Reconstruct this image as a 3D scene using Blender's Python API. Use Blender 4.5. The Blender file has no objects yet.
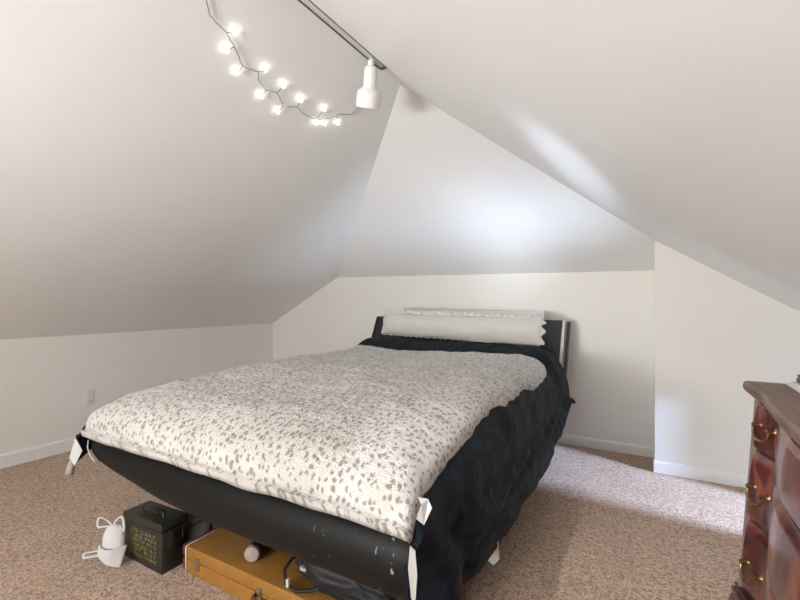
import bpy, bmesh, math, random
from mathutils import Vector, Matrix, noise
random.seed(7)
S = bpy.context.scene
COL = S.collection
PI = math.pi
NV = noise.noise

# ------------------------------------------------------------------ helpers
def empty(name, loc=(0, 0, 0), rotz=0.0):
    o = bpy.data.objects.new(name, None); COL.objects.link(o)
    o.location = loc; o.rotation_euler = (0, 0, rotz); o.empty_display_size = .05
    return o
def tag(o, label=None, cat=None, group=None, kind=None):
    if label: o['label'] = label
    if cat: o['category'] = cat
    if group: o['group'] = group
    if kind: o['kind'] = kind
    return o
def obj(name, bm, mat, parent=None, smooth=False, sharp=None):
    me = bpy.data.meshes.new(name)
    bmesh.ops.recalc_face_normals(bm, faces=bm.faces)
    if parent is not None:            # geometry is written in world space
        bm.transform(parent.matrix_basis.inverted() if parent.parent is None
                     else (parent.parent.matrix_basis @ parent.matrix_basis).inverted())
    bm.to_mesh(me); bm.free()
    if smooth:
        me.polygons.foreach_set('use_smooth', [True] * len(me.polygons))
        if sharp is not None:
            me.set_sharp_from_angle(angle=sharp)
    me.materials.append(mat)
    o = bpy.data.objects.new(name, me); COL.objects.link(o)
    if parent is not None: o.parent = parent
    return o
def structure(o): o['kind'] = 'structure'; return o
def BM(): return bmesh.new()
def add_box(bm, x0, x1, y0, y1, z0, z1, bev=0, seg=2, M=None):
    t = bmesh.new()
    bmesh.ops.create_cube(t, size=1)
    for v in t.verts:
        v.co = Vector((x0 + (v.co.x + .5) * (x1 - x0), y0 + (v.co.y + .5) * (y1 - y0), z0 + (v.co.z + .5) * (z1 - z0)))
    if bev: bmesh.ops.bevel(t, geom=t.edges[:], offset=bev, segments=seg, affect='EDGES', profile=.5)
    if M: t.transform(M)
    merge(bm, t)
def merge(bm, t):
    me = bpy.data.meshes.new('tmp'); t.to_mesh(me); t.free(); bm.from_mesh(me); bpy.data.meshes.remove(me)
def add_prism(bm, pts, d):
    a = [bm.verts.new(p) for p in pts]; b = [bm.verts.new(Vector(p) + Vector(d)) for p in pts]
    bm.faces.new(a); bm.faces.new(b[::-1])
    n = len(pts)
    for i in range(n): bm.faces.new((a[i], b[i], b[(i + 1) % n], a[(i + 1) % n]))
def add_tube(bm, pts, r, seg=8, cap=True):
    pts = [Vector(p) for p in pts]; n = len(pts)
    rs = r if isinstance(r, (list, tuple)) else [r] * n
    rings = []; ref = None
    for i, p in enumerate(pts):
        t = (pts[min(i + 1, n - 1)] - pts[max(i - 1, 0)]).normalized()
        if ref is None: ref = Vector((0, 0, 1)) if abs(t.z) < .9 else Vector((1, 0, 0))
        a = t.cross(ref).normalized(); b = a.cross(t).normalized(); ref = b
        rings.append([bm.verts.new(p + (a * math.cos(2*PI*k/seg) + b * math.sin(2*PI*k/seg)) * rs[i]) for k in range(seg)])
    for i in range(n - 1):
        for k in range(seg):
            bm.faces.new((rings[i][k], rings[i][(k+1) % seg], rings[i+1][(k+1) % seg], rings[i+1][k]))
    if cap: bm.faces.new(rings[0][::-1]); bm.faces.new(rings[-1])
def add_lathe(bm, prof, c, seg=32, M=None):
    """profile of (r, z) about the z axis at c"""
    t = bmesh.new(); rings = []
    for r, z in prof:
        rings.append([t.verts.new((r*math.cos(2*PI*k/seg), r*math.sin(2*PI*k/seg), z)) for k in range(seg)])
    for i in range(len(rings) - 1):
        for k in range(seg):
            t.faces.new((rings[i][k], rings[i][(k+1) % seg], rings[i+1][(k+1) % seg], rings[i+1][k]))
    t.faces.new(rings[0][::-1]); t.faces.new(rings[-1])
    if M: t.transform(M)
    t.transform(Matrix.Translation(c)); merge(bm, t)
def add_grid(bm, P):
    V = [[bm.verts.new(p) for p in row] for row in P]
    for i in range(len(V) - 1):
        for j in range(len(V[0]) - 1):
            bm.faces.new((V[i][j], V[i][j+1], V[i+1][j+1], V[i+1][j]))
    return V
def thick_grid(bm, P, Q):
    """closed shell between two grids of points"""
    A = add_grid(bm, P); B = add_grid(bm, Q)
    n = len(A); m = len(A[0])
    for j in range(m - 1):
        bm.faces.new((A[0][j], A[0][j+1], B[0][j+1], B[0][j])); bm.faces.new((A[-1][j], A[-1][j+1], B[-1][j+1], B[-1][j]))
    for i in range(n - 1):
        bm.faces.new((A[i][0], A[i+1][0], B[i+1][0], B[i][0])); bm.faces.new((A[i][-1], A[i+1][-1], B[i+1][-1], B[i][-1]))
def sm(a, b, x):
    t = max(0, min(1, (x - a) / (b - a))); return t*t*(3 - 2*t)
def interp(tab, x):
    if x <= tab[0][0]: return tab[0][1]
    for (a, va), (b, vb) in zip(tab, tab[1:]):
        if x <= b:
            return va + (vb - va) * (x - a) / (b - a)
    return tab[-1][1]

# ------------------------------------------------------------------ materials
def newmat(name):
    m = bpy.data.materials.new(name); m.use_nodes = True
    nt = m.node_tree; b = nt.nodes['Principled BSDF']
    return m, nt, b
def N(nt, t, **k):
    n = nt.nodes.new(t)
    for a, v in k.items():
        if a in n.inputs.keys(): n.inputs[a].default_value = v
        else: setattr(n, a, v)
    return n
def inp(n, k, v): n.inputs[k].default_value = v
def simple(name, col, rough=.5, metal=0, bump=0, bscale=200, var=0, vscale=20, spec=.5, sheen=0, coat=0):
    m, nt, b = newmat(name); L = nt.links.new
    inp(b, 'Base Color', (*col, 1)); inp(b, 'Roughness', rough); inp(b, 'Metallic', metal); inp(b, 'Specular IOR Level', spec)
    if sheen: inp(b, 'Sheen Weight', sheen)
    if coat: inp(b, 'Coat Weight', coat)
    tc = N(nt, 'ShaderNodeTexCoord')
    if var:
        n = N(nt, 'ShaderNodeTexNoise', Scale=vscale, Detail=4.0); L(tc.outputs['Object'], n.inputs['Vector'])
        r = N(nt, 'ShaderNodeValToRGB')
        r.color_ramp.elements[0].position = .3; r.color_ramp.elements[1].position = .7
        r.color_ramp.elements[0].color = (*[c*(1-var) for c in col], 1); r.color_ramp.elements[1].color = (*[min(1, c*(1+var)) for c in col], 1)
        L(n.outputs['Fac'], r.inputs['Fac']); L(r.outputs['Color'], b.inputs['Base Color'])
    if bump:
        n = N(nt, 'ShaderNodeTexNoise', Scale=float(bscale), Detail=5.0); L(tc.outputs['Object'], n.inputs['Vector'])
        bp = N(nt, 'ShaderNodeBump', Strength=bump, Distance=.004); L(n.outputs['Fac'], bp.inputs['Height']); L(bp.outputs['Normal'], b.inputs['Normal'])
    return m
M = {}
M['ceil'] = simple('ceiling_paint', (.895, .893, .884), .38, bump=.10, bscale=6, var=.012, vscale=3)
M['wall'] = simple('wall_paint', (.86, .838, .785), .5, bump=.08, bscale=8, var=.01, vscale=3)
M['trim'] = simple('trim_paint', (.88, .87, .84), .35)
M['white_plastic'] = simple('white_plastic', (.82, .80, .76), .35)
M['white_metal'] = simple('white_enamel', (.86, .85, .82), .25)
M['track'] = simple('track_enamel', (.92, .90, .86), .4)
M['groove'] = simple('track_groove', (.13, .12, .105), .7)
M['wire'] = simple('cord_wire', (.30, .28, .26), .5)
M['leather'] = simple('black_vinyl', (.017, .0165, .017), .40, bump=.10, bscale=300, spec=.5)
M['headboard'] = simple('dark_board', (.022, .020, .024), .38, bump=.05, bscale=60)
M['legwood'] = simple('bed_leg_wood', (.085, .028, .026), .4, var=.3, vscale=30)
M['pillow'] = simple('cream_pillow_cotton', (.66, .63, .57), .9, bump=.6, bscale=220, sheen=.2)
M['ruffle'] = simple('cream_ruffle', (.70, .67, .62), .9, bump=.3, bscale=200)
M['brass'] = simple('aged_brass', (.36, .25, .11), .38, metal=1, var=.25, vscale=60)
M['chrome'] = simple('latch_metal', (.62, .60, .56), .3, metal=1)
M['olive'] = simple('olive_drab_paint', (.024, .025, .016), .45, bump=.15, bscale=80, var=.15, vscale=15)
M['olive_dark'] = simple('dark_olive_metal', (.012, .013, .010), .5)
M['gold'] = simple('yellow_stencil', (.24, .19, .06), .6)
M['mask'] = simple('mask_fabric', (.66, .63, .61), .9, bump=.2, bscale=300)
M['tan'] = simple('tan_case_cover', (.36, .165, .030), .5, bump=.25, bscale=350, var=.10, vscale=14)
M['brownleather'] = simple('brown_leather', (.15, .045, .024), .45, bump=.25, bscale=150)
M['piping'] = simple('white_piping', (.85, .80, .70), .5)
M['blackbag'] = simple('black_nylon', (.012, .012, .013), .6, bump=.3, bscale=120)
M['greycloth'] = simple('grey_cloth', (.22, .20, .18), .9, bump=.3, bscale=120)
M['paper'] = simple('pale_paper', (.42, .35, .30), .7, var=.12, vscale=50)
M['cloth_white'] = simple('white_label_cloth', (.62, .60, .57), .8)
M['liner'] = simple('grey_liner_cloth', (.40, .37, .34), .8)
M['slot'] = simple('socket_slot', (.12, .11, .10), .6)
M['dark_plastic'] = simple('dark_plastic', (.03, .03, .032), .35)

def carpet():
    m, nt, b = newmat('carpet_pile'); L = nt.links.new
    tc = N(nt, 'ShaderNodeTexCoord')
    mp = N(nt, 'ShaderNodeMapping'); mp.inputs['Scale'].default_value = (1, 1, 1); L(tc.outputs['Object'], mp.inputs['Vector'])
    fine = N(nt, 'ShaderNodeTexNoise', Scale=120.0, Detail=4.0, Roughness=.75, Distortion=.4); L(mp.outputs[0], fine.inputs['Vector'])
    vf = N(nt, 'ShaderNodeTexNoise', Scale=230.0, Detail=2.0, Roughness=.7); L(mp.outputs[0], vf.inputs['Vector'])
    big = N(nt, 'ShaderNodeTexNoise', Scale=5.0, Detail=3.0, Distortion=.8); L(mp.outputs[0], big.inputs['Vector'])
    md = N(nt, 'ShaderNodeTexNoise', Scale=52.0, Detail=3.0, Roughness=.6, Distortion=.6); L(mp.outputs[0], md.inputs['Vector'])
    mm_ = N(nt, 'ShaderNodeMath', operation='MULTIPLY_ADD'); L(md.outputs['Fac'], mm_.inputs[0]); mm_.inputs[1].default_value = .55; mm_.inputs[2].default_value = -.27
    ad = N(nt, 'ShaderNodeMath', operation='ADD'); L(fine.outputs['Fac'], ad.inputs[0]); L(mm_.outputs[0], ad.inputs[1])
    mix = N(nt, 'ShaderNodeMath', operation='ADD'); L(ad.outputs[0], mix.inputs[0])
    v2 = N(nt, 'ShaderNodeMath', operation='MULTIPLY'); L(vf.outputs['Fac'], v2.inputs[0]); v2.inputs[1].default_value = .6
    L(v2.outputs[0], mix.inputs[1])
    r = N(nt, 'ShaderNodeValToRGB'); e = r.color_ramp.elements
    e[0].position = .64; e[0].color = (.16, .090, .055, 1); e[1].position = .92; e[1].color = (.84, .59, .42, 1)
    k = e.new(.76); k.color = (.49, .325, .215, 1)
    L(mix.outputs[0], r.inputs['Fac'])
    bm = N(nt, 'ShaderNodeMix', data_type='RGBA', blend_type='MULTIPLY'); bm.inputs[0].default_value = 1
    r2 = N(nt, 'ShaderNodeValToRGB'); r2.color_ramp.elements[0].position = .3; r2.color_ramp.elements[0].color = (.86, .84, .82, 1); r2.color_ramp.elements[1].position = .7
    r2.color_ramp.elements[1].color = (1, 1, 1, 1)
    L(big.outputs['Fac'], r2.inputs['Fac']); L(r.outputs['Color'], bm.inputs[6]); L(r2.outputs['Color'], bm.inputs[7])
    L(bm.outputs[2], b.inputs['Base Color'])
    inp(b, 'Roughness', 1); inp(b, 'Specular IOR Level', .1); inp(b, 'Sheen Weight', .3)
    bp = N(nt, 'ShaderNodeBump', Strength=.7, Distance=.008); L(mix.outputs[0], bp.inputs['Height']); L(bp.outputs['Normal'], b.inputs['Normal'])
    return m
M['carpet'] = carpet()

def fur():
    m, nt, b = newmat('spotted_fleece'); L = nt.links.new
    tc = N(nt, 'ShaderNodeTexCoord')
    ns = N(nt, 'ShaderNodeTexNoise', Scale=35.0, Detail=2.0); L(tc.outputs['Object'], ns.inputs['Vector'])
    va = N(nt, 'ShaderNodeVectorMath', operation='MULTIPLY_ADD'); L(ns.outputs['Color'], va.inputs[0]); va.inputs[1].default_value = (.026, .026, .0); L(tc.outputs['UV'], va.inputs[2])
    mp = N(nt, 'ShaderNodeMapping'); mp.inputs['Scale'].default_value = (1.0, .80, 1); mp.inputs['Rotation'].default_value = (0, 0, .35); L(va.outputs[0], mp.inputs['Vector'])
    vo = N(nt, 'ShaderNodeTexVoronoi', Scale=44.0, Randomness=.85, voronoi_dimensions='2D'); L(mp.outputs[0], vo.inputs['Vector'])
    # spot size differs cell by cell
    hs = N(nt, 'ShaderNodeSeparateColor'); L(vo.outputs['Color'], hs.inputs[0])
    mul = N(nt, 'ShaderNodeMath', operation='MULTIPLY_ADD'); L(hs.outputs[0], mul.inputs[0]); mul.inputs[1].default_value = .20; mul.inputs[2].default_value = .17
    sub = N(nt, 'ShaderNodeMath', operation='SUBTRACT'); L(mul.outputs[0], sub.inputs[0]); L(vo.outputs['Distance'], sub.inputs[1])
    r = N(nt, 'ShaderNodeMapRange'); r.inputs['From Min'].default_value = -.09; r.inputs['From Max'].default_value = .13; L(sub.outputs[0], r.inputs['Value'])
    fn = N(nt, 'ShaderNodeTexNoise', Scale=320.0, Detail=3.0); L(tc.outputs['Object'], fn.inputs['Vector'])
    fm = N(nt, 'ShaderNodeMapRange'); fm.inputs['From Min'].default_value = .3; fm.inputs['From Max'].default_value = .7; fm.inputs['To Min'].default_value = .5; L(fn.outputs['Fac'], fm.inputs['Value'])
    fac = N(nt, 'ShaderNodeMath', operation='MULTIPLY'); L(r.outputs[0], fac.inputs[0]); L(fm.outputs[0], fac.inputs[1])
    f2 = N(nt, 'ShaderNodeMath', operation='MULTIPLY'); L(fac.outputs[0], f2.inputs[0]); f2.inputs[1].default_value = .92
    cm = N(nt, 'ShaderNodeMix', data_type='RGBA'); L(f2.outputs[0], cm.inputs[0])
    bn = N(nt, 'ShaderNodeTexNoise', Scale=9.0, Detail=2.0); L(tc.outputs['Object'], bn.inputs['Vector'])
    br = N(nt, 'ShaderNodeValToRGB'); br.color_ramp.elements[0].position = .3; br.color_ramp.elements[0].color = (.60, .55, .49, 1)
    br.color_ramp.elements[1].position = .7; br.color_ramp.elements[1].color = (.72, .67, .615, 1); L(bn.outputs['Fac'], br.inputs['Fac'])
    L(br.outputs[0], cm.inputs[6]); cm.inputs[7].default_value = (.115, .092, .082, 1)
    ff = N(nt, 'ShaderNodeTexNoise', Scale=190.0, Detail=4.0, Roughness=.7); L(tc.outputs['Object'], ff.inputs['Vector'])
    fr = N(nt, 'ShaderNodeMapRange'); fr.inputs['From Min'].default_value = .3; fr.inputs['From Max'].default_value = .7; fr.inputs['To Min'].default_value = .90; fr.inputs['To Max'].default_value = 1.10; L(ff.outputs['Fac'], fr.inputs['Value'])
    sc_ = N(nt, 'ShaderNodeVectorMath', operation='SCALE'); L(cm.outputs[2], sc_.inputs[0]); L(fr.outputs[0], sc_.inputs[3])
    L(sc_.outputs[0], b.inputs['Base Color'])
    inp(b, 'Roughness', .95); inp(b, 'Specular IOR Level', .15); inp(b, 'Sheen Weight', .35)
    bs = N(nt, 'ShaderNodeTexNoise', Scale=160.0, Detail=4.0); L(tc.outputs['Object'], bs.inputs['Vector'])
    bp = N(nt, 'ShaderNodeBump', Strength=.9, Distance=.008); L(bs.outputs['Fac'], bp.inputs['Height']); L(bp.outputs['Normal'], b.inputs['Normal'])
    return m
M['fur'] = fur()

def comfort():
    m, nt, b = newmat('black_comforter_cotton'); L = nt.links.new
    tc = N(nt, 'ShaderNodeTexCoord')
    inp(b, 'Base Color', (.0085, .0122, .0165, 1)); inp(b, 'Roughness', .58); inp(b, 'Specular IOR Level', .13)
    mp = N(nt, 'ShaderNodeMapping'); mp.inputs['Scale'].default_value = (1, .45, 1); mp.inputs['Rotation'].default_value = (.5, 0, .3); L(tc.outputs['Object'], mp.inputs['Vector'])
    n = N(nt, 'ShaderNodeTexNoise', Scale=13.0, Detail=3.0, Distortion=.35, Roughness=.5); L(mp.outputs[0], n.inputs['Vector'])
    bp = N(nt, 'ShaderNodeBump', Strength=.8, Distance=.035); L(n.outputs['Fac'], bp.inputs['Height'])
    L(bp.outputs['Normal'], b.inputs['Normal'])
    return m
M['comfort'] = comfort()

def vinyl_scuffed():
    m, nt, b = newmat('scuffed_black_vinyl'); L = nt.links.new
    tc = N(nt, 'ShaderNodeTexCoord')
    inp(b, 'Roughness', .5); inp(b, 'Specular IOR Level', .2)
    mp = N(nt, 'ShaderNodeMapping'); mp.inputs['Scale'].default_value = (1, 1, .35); L(tc.outputs['Object'], mp.inputs['Vector'])
    n = N(nt, 'ShaderNodeTexNoise', Scale=75.0, Detail=2.0); L(mp.outputs[0], n.inputs['Vector'])
    t = N(nt, 'ShaderNodeMapRange'); t.inputs['From Min'].default_value = .70; t.inputs['From Max'].default_value = .74; L(n.outputs['Fac'], t.inputs['Value'])
    sx = N(nt, 'ShaderNodeSeparateXYZ'); L(tc.outputs['Object'], sx.inputs[0])
    wx = N(nt, 'ShaderNodeMapRange'); wx.inputs['From Min'].default_value = .45; wx.inputs['From Max'].default_value = .6; L(sx.outputs[0], wx.inputs['Value'])
    f = N(nt, 'ShaderNodeMath', operation='MULTIPLY'); L(t.outputs[0], f.inputs[0]); L(wx.outputs[0], f.inputs[1])
    cm = N(nt, 'ShaderNodeMix', data_type='RGBA'); L(f.outputs[0], cm.inputs[0]); cm.inputs[6].default_value = (.0085, .008, .007, 1); cm.inputs[7].default_value = (.3, .28, .25, 1)
    L(cm.outputs[2], b.inputs['Base Color'])
    return m
M['vinyl'] = vinyl_scuffed()

def wood(name, c0, c1, c2, rough=.22, scale=3.0, st=(1, 1, 6), coat=.4):
    m, nt, b = newmat(name); L = nt.links.new
    tc = N(nt, 'ShaderNodeTexCoord')
    mp = N(nt, 'ShaderNodeMapping'); mp.inputs['Scale'].default_value = st; L(tc.outputs['Object'], mp.inputs['Vector'])
    n = N(nt, 'ShaderNodeTexNoise', Scale=scale, Detail=6.0, Distortion=2.2); L(mp.outputs[0], n.inputs['Vector'])
    r = N(nt, 'ShaderNodeValToRGB'); e = r.color_ramp.elements
    e[0].position = .32; e[0].color = (*c0, 1); e[1].position = .72; e[1].color = (*c2, 1); k = e.new(.5); k.color = (*c1, 1)
    L(n.outputs['Fac'], r.inputs['Fac']); L(r.outputs['Color'], b.inputs['Base Color'])
    inp(b, 'Roughness', rough); inp(b, 'Coat Weight', coat); inp(b, 'Coat Roughness', .15)
    return m
M['mahog'] = wood('mahogany_burl', (.035, .008, .008), (.115, .026, .020), (.27, .085, .045), .3, 5.0, (1.5, 1.6, .8))
M['mahog_dark'] = wood('dark_mahogany', (.03, .008, .009), (.06, .016, .014), (.11, .032, .026), .35, 6.0, (1, 1, .4))
M['mahog_top'] = wood('dresser_top_wood', (.095, .05, .034), (.14, .078, .054), (.19, .11, .08), .42, 4.0, (7, .7, 1), 0)
M['cantwood'] = wood('lit_side_wood', (.16, .10, .085), (.22, .15, .125), (.28, .20, .17), .4, 5.0, (3, 3, .5))  # light on the corner chamfer is put into this paler colour

def thin_glass():
    m = bpy.data.materials.new('window_glass'); m.use_nodes = True; nt = m.node_tree; nt.nodes.clear(); L = nt.links.new
    o = nt.nodes.new('ShaderNodeOutputMaterial'); mx = nt.nodes.new('ShaderNodeMixShader'); t = nt.nodes.new('ShaderNodeBsdfTransparent')
    g = nt.nodes.new('ShaderNodeBsdfGlossy'); g.inputs['Roughness'].default_value = .02; f = nt.nodes.new('ShaderNodeFresnel'); f.inputs['IOR'].default_value = 1.3
    L(f.outputs[0], mx.inputs[0]); L(t.outputs[0], mx.inputs[1]); L(g.outputs[0], mx.inputs[2]); L(mx.outputs[0], o.inputs[0])
    return m
M['glass'] = thin_glass()
def bulbmat():
    m, nt, b = newmat('lit_bulb'); inp(b, 'Base Color', (1, .97, .9, 1)); inp(b, 'Emission Color', (1, .93, .80, 1)); inp(b, 'Emission Strength', BULB)
    return m
BULB = 17.0
M['bulb'] = bulbmat()

# ------------------------------------------------------------------ room shell
XW, XE, YB, YJ, XJ, YR = -3.68, 1.00, 3.52, 3.23, .02, -1.6
HL, HE, HB = .84, .854, 1.33
RX, RZ, AY = -1.13, 2.217, 1.957         # ridge, apex
def zl(x): return HL + .54 * (x - XW)
def zr(x): return RZ - .64 * (x - RX)

b = BM(); add_box(b, XW - .1, XE + .1, YR - .1, YB + .1, -.1, 0); structure(obj('floor', b, M['carpet']))
b = BM(); add_box(b, XW - .1, XW, YR - .1, YB + .1, 0, HL + .02); structure(obj('wall_left', b, M['wall']))
# back wall (with the corner under the left slope)
b = BM(); add_prism(b, [(XW, YB, 0), (XW, YB, HL), (-2.77, YB, HB), (XJ, YB, 1.305), (XJ, YB, 0)], (0, .1, 0)); structure(obj('wall_back', b, M['wall']))
# boxed-out wall on the right: front face and its short return
b = BM(); add_prism(b, [(XJ, YJ, 0), (XJ, YJ, zr(XJ)), (XE + .1, YJ, zr(XE + .1)), (XE + .1, YJ, 0)], (0, .39, 0)); structure(obj('wall_jog', b, M['wall']))
# right knee wall with an unseen low window added to let light in
WY0, WY1, WZ0, WZ1 = 2.44, 2.94, .16, .79
b = BM()
add_box(b, XE, XE + .1, YR - .1, WY0, 0, HE); add_box(b, XE, XE + .1, WY1, YJ, 0, HE)
add_box(b, XE, XE + .1, WY0, WY1, 0, WZ0); add_box(b, XE, XE + .1, WY0, WY1, WZ1, HE)
structure(obj('wall_right', b, M['wall']))
b = BM()
for a in ((WY0, WY0 + .04, WZ0, WZ1), (WY1 - .04, WY1, WZ0, WZ1), (WY0, WY1, WZ0, WZ0 + .04), (WY0, WY1, WZ1 - .04, WZ1)):
    add_box(b, XE + .03, XE + .08, *a)
wf = structure(obj('added_window_1', b, M['trim']))
b = BM(); add_box(b, XE + .052, XE + .056, WY0 + .03, WY1 - .03, WZ0 + .03, WZ1 - .03); obj('window_glass', b, M['glass'], wf)
# rear gable wall behind the camera; its unseen window is added to supply light
GX0, GX1, GZ0, GZ1 = -1.95, -.25, .62, 1.62
b = BM()
add_prism(b, [(XW, YR, 0), (XW, YR, zl(XW)), (GX0, YR, zl(GX0)), (GX0, YR, 0)], (0, -.1, 0))
add_prism(b, [(GX1, YR, 0), (GX1, YR, zr(GX1)), (XE, YR, zr(XE)), (XE, YR, 0)], (0, -.1, 0))
add_prism(b, [(GX0, YR, 0), (GX0, YR, GZ0), (GX1, YR, GZ0), (GX1, YR, 0)], (0, -.1, 0))
add_prism(b, [(GX0, YR, GZ1), (GX0, YR, zl(GX0)), (RX, YR, RZ), (GX1, YR, zr(GX1)), (GX1, YR, GZ1)], (0, -.1, 0))
structure(obj('wall_rear', b, M['wall']))
b = BM()
for a in ((GX0, GX0 + .05, GZ0, GZ1), (GX1 - .05, GX1, GZ0, GZ1), (GX0, GX1, GZ0, GZ0 + .05), (GX0, GX1, GZ1 - .05, GZ1), ((GX0 + GX1)/2 - .02, (GX0 + GX1)/2 + .02, GZ0, GZ1)):
    add_box(b, a[0], a[1], YR - .08, YR - .03, a[2], a[3])
wf = structure(obj('added_window_2', b, M['trim']))
b = BM(); add_box(b, GX0 + .04, GX1 - .04, YR - .057, YR - .053, GZ0 + .04, GZ1 - .04); obj('window_glass', b, M['glass'], wf)

# sloping ceilings: left slope, right slope, hip over the bed (edges softened as plaster)
TH = .07
def slab(name, pts):
    b = BM(); add_prism(b, pts, (0, 0, TH)); return structure(obj(name, b, M['ceil']))
slab('ceiling_left', [(XW - .1, YR - .1, zl(XW - .1)), (RX, YR - .1, RZ), (RX, AY, RZ), (-2.77, YB, HB), (-2.77, YB + .1, HB), (XW - .1, YB + .1, zl(XW - .1))])
slab('ceiling_right', [(RX, YR - .1, RZ), (XE + .1, YR - .1, zr(XE + .1)), (XE + .1, YJ + .06, zr(XE + .1)), (XJ, YJ + .06, zr(XJ)), (XJ, YJ, zr(XJ)), (RX, AY, RZ)])
b = BM()
a = [(RX, AY, RZ), (-2.77, YB, HB), (XJ, YB, 1.305), (XJ, YJ, zr(XJ))]
v0 = [b.verts.new(p) for p in a] ; v1 = [b.verts.new((p[0], p[1], p[2] + TH)) for p in a]
for t in ((0, 1, 2), (0, 2, 3)):
    b.faces.new([v0[i] for i in t]); b.faces.new([v1[i] for i in t][::-1])
for i in range(4): b.faces.new((v0[i], v1[i], v1[(i+1) % 4], v0[(i+1) % 4]))
structure(obj('ceiling_hip', b, M['ceil']))

# baseboards
def bboard(name, p0, p1, nrm, h, t=.014):
    b = BM(); p0, p1, nrm = Vector(p0), Vector(p1), Vector(nrm)
    prof = [(0, 0), (t, 0), (t, h - .012), (t * .45, h - .003), (0, h)]
    add_prism(b, [p0 + nrm * u + Vector((0, 0, w)) for u, w in prof], p1 - p0)
    return structure(obj(name, b, M['trim']))
bboard('baseboard_left', (XW, YR, 0), (XW, YB, 0), (1, 0, 0), .092)
bboard('baseboard_back', (XW, YB, 0), (XJ, YB, 0), (0, -1, 0), .072)
bboard('baseboard_return', (XJ, YB, 0), (XJ, YJ - .006, 0), (-1, 0, 0), .072, .006)
bboard('baseboard_jog', (XJ - .006, YJ, 0), (XE, YJ, 0), (0, -1, 0), .076)
bboard('baseboard_right', (XE, YJ, 0), (XE, YR, 0), (-1, 0, 0), .08)
bboard('baseboard_rear', (XE, YR, 0), (XW, YR, 0), (0, 1, 0), .08)

# wall outlet on the left wall
ot = tag(empty('wall_outlet', (XW, 1.67, .366)), 'small white wall outlet low on the left knee wall', 'outlet')
b = BM(); add_box(b, XW - .0005, XW + .007, 1.67 - .036, 1.67 + .036, .306, .426, .003); obj('cover_plate', b, M['white_plastic'], ot, True, .6)
for z in (.340, .392):
    b = BM(); add_box(b, XW + .004, XW + .009, 1.67 - .016, 1.67 + .016, z - .014, z + .014, .002); f = obj('socket', b, M['white_plastic'], ot, True, .6)
    b = BM(); add_box(b, XW + .0085, XW + .0093, 1.67 - .008, 1.67 - .0055, z - .005, z + .006); add_box(b, XW + .0085, XW + .0093, 1.67 + .0055, 1.67 + .008, z - .005, z + .006)
    obj('socket_slot', b, M['slot'], f)

# ------------------------------------------------------------------ track light on the ridge
TX, TZ = -1.068, 2.168
tr = tag(empty('track_light', (TX, 1.3, TZ)), 'white ceiling track running along the ridge with dark grooves', 'track light')
b = BM(); y0, y1 = -1.2, 1.69
add_box(b, TX - .015, TX + .015, y0, y1, TZ + .006, TZ + .032)
for x0, x1 in ((-.015, -.010), (-.002, .002), (.010, .015)): add_box(b, TX + x0, TX + x1, y0, y1, TZ, TZ + .008)
obj('track_rail', b, M['track'], tr)
b = BM()
add_box(b, TX - .0205, TX - .0135, y0, y1, TZ - .003, TZ + .030); add_box(b, TX + .0135, TX + .0205, y0, y1, TZ - .003, TZ + .030)
obj('track_groove', b, M['groove'], tr)
b = BM(); add_box(b, TX - .020, TX + .020, y1, y1 + .018, TZ - .002, TZ + .034, .003); obj('end_cap', b, M['groove'], tr)
for y in (-.9, .45, 1.5):
    b = BM(); add_box(b, TX - .012, TX + .012, y - .02, y + .02, TZ + .03, TZ + .062 - .002); obj('mounting_clip', b, M['groove'], tr)
def track_head(x, y, z, aim=None, label=''):
    t = tag(empty('track_lamp', (x, y, z)), label, 'lamp')
    R = Matrix.Identity(4)
    if aim is not None:
        d = (Vector(aim) - Vector((x, y, z - .07))).normalized()
        R = (-d).to_track_quat('Z', 'Y').to_matrix().to_4x4()
    piv = Vector((x, y, z - .040))
    b = BM(); add_lathe(b, [(.010, .0), (.014, -.004), (.014, -.030), (.010, -.036)], (x, y, z), 20)
    obj('adapter', b, M['white_metal'], t, True, .7)
    b = BM()
    prof = [(.012, .010), (.022, .007), (.028, .0), (.0285, -.010), (.0295, -.072), (.033, -.080), (.047, -.090), (.0540, -.098), (.0560, -.108), (.0570, -.154), (.0545, -.163), (.050, -.158), (.048, -.14), (.02, -.13), (.004, -.13)]
    add_lathe(b, prof, (0, 0, 0), 40, R); b.transform(Matrix.Translation(piv)); obj('lamp_shade', b, M['white_metal'], t, True, .7)
    b = BM(); add_lathe(b, [(.004, -.128), (.034, -.130), (.044, -.138), (.034, -.147), (.004, -.150)], (0, 0, 0), 28, R); b.transform(Matrix.Translation(piv))
    obj('reflector_bulb', b, M['white_plastic'], t, True, .7)
    return piv, R
track_head(-1.082, 1.615, TZ + .006, (-1.082 - .36, 1.615 + .36, TZ - 1.12), 'white bell-shaped track lamp hanging straight down at the near end of the ridge')

# ------------------------------------------------------------------ string lights
STR = [(-1.262, 0.904), (-1.303, 0.941), (-1.339, 0.984), (-1.35, 1.026), (-1.358, 1.067), (-1.387, 1.125), (-1.432, 1.201), (-1.43, 1.236), (-1.422, 1.274), (-1.454, 1.309), (-1.47, 1.362), (-1.458, 1.416), (-1.496, 1.491), (-1.472, 1.557), (-1.486, 1.628), (-1.484, 1.681), (-1.47, 1.722), (-1.445, 1.763), (-1.404, 1.786), (-1.37, 1.856), (-1.328, 1.852), (-1.294, 1.871)]
BUL = [(-1.345, 1.087), (-1.407, 1.11), (-1.459, 1.201), (-1.402, 1.288), (-1.422, 1.413), (-1.5, 1.364), (-1.528, 1.49), (-1.439, 1.542), (-1.422, 1.689), (-1.491, 1.717), (-1.475, 1.764), (-1.441, 1.828)]
def ls(x, y, off):   # point on the left slope pushed inwards
    return Vector((x, y, zl(x))) + Vector((.475, 0, -.88)) * off
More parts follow.
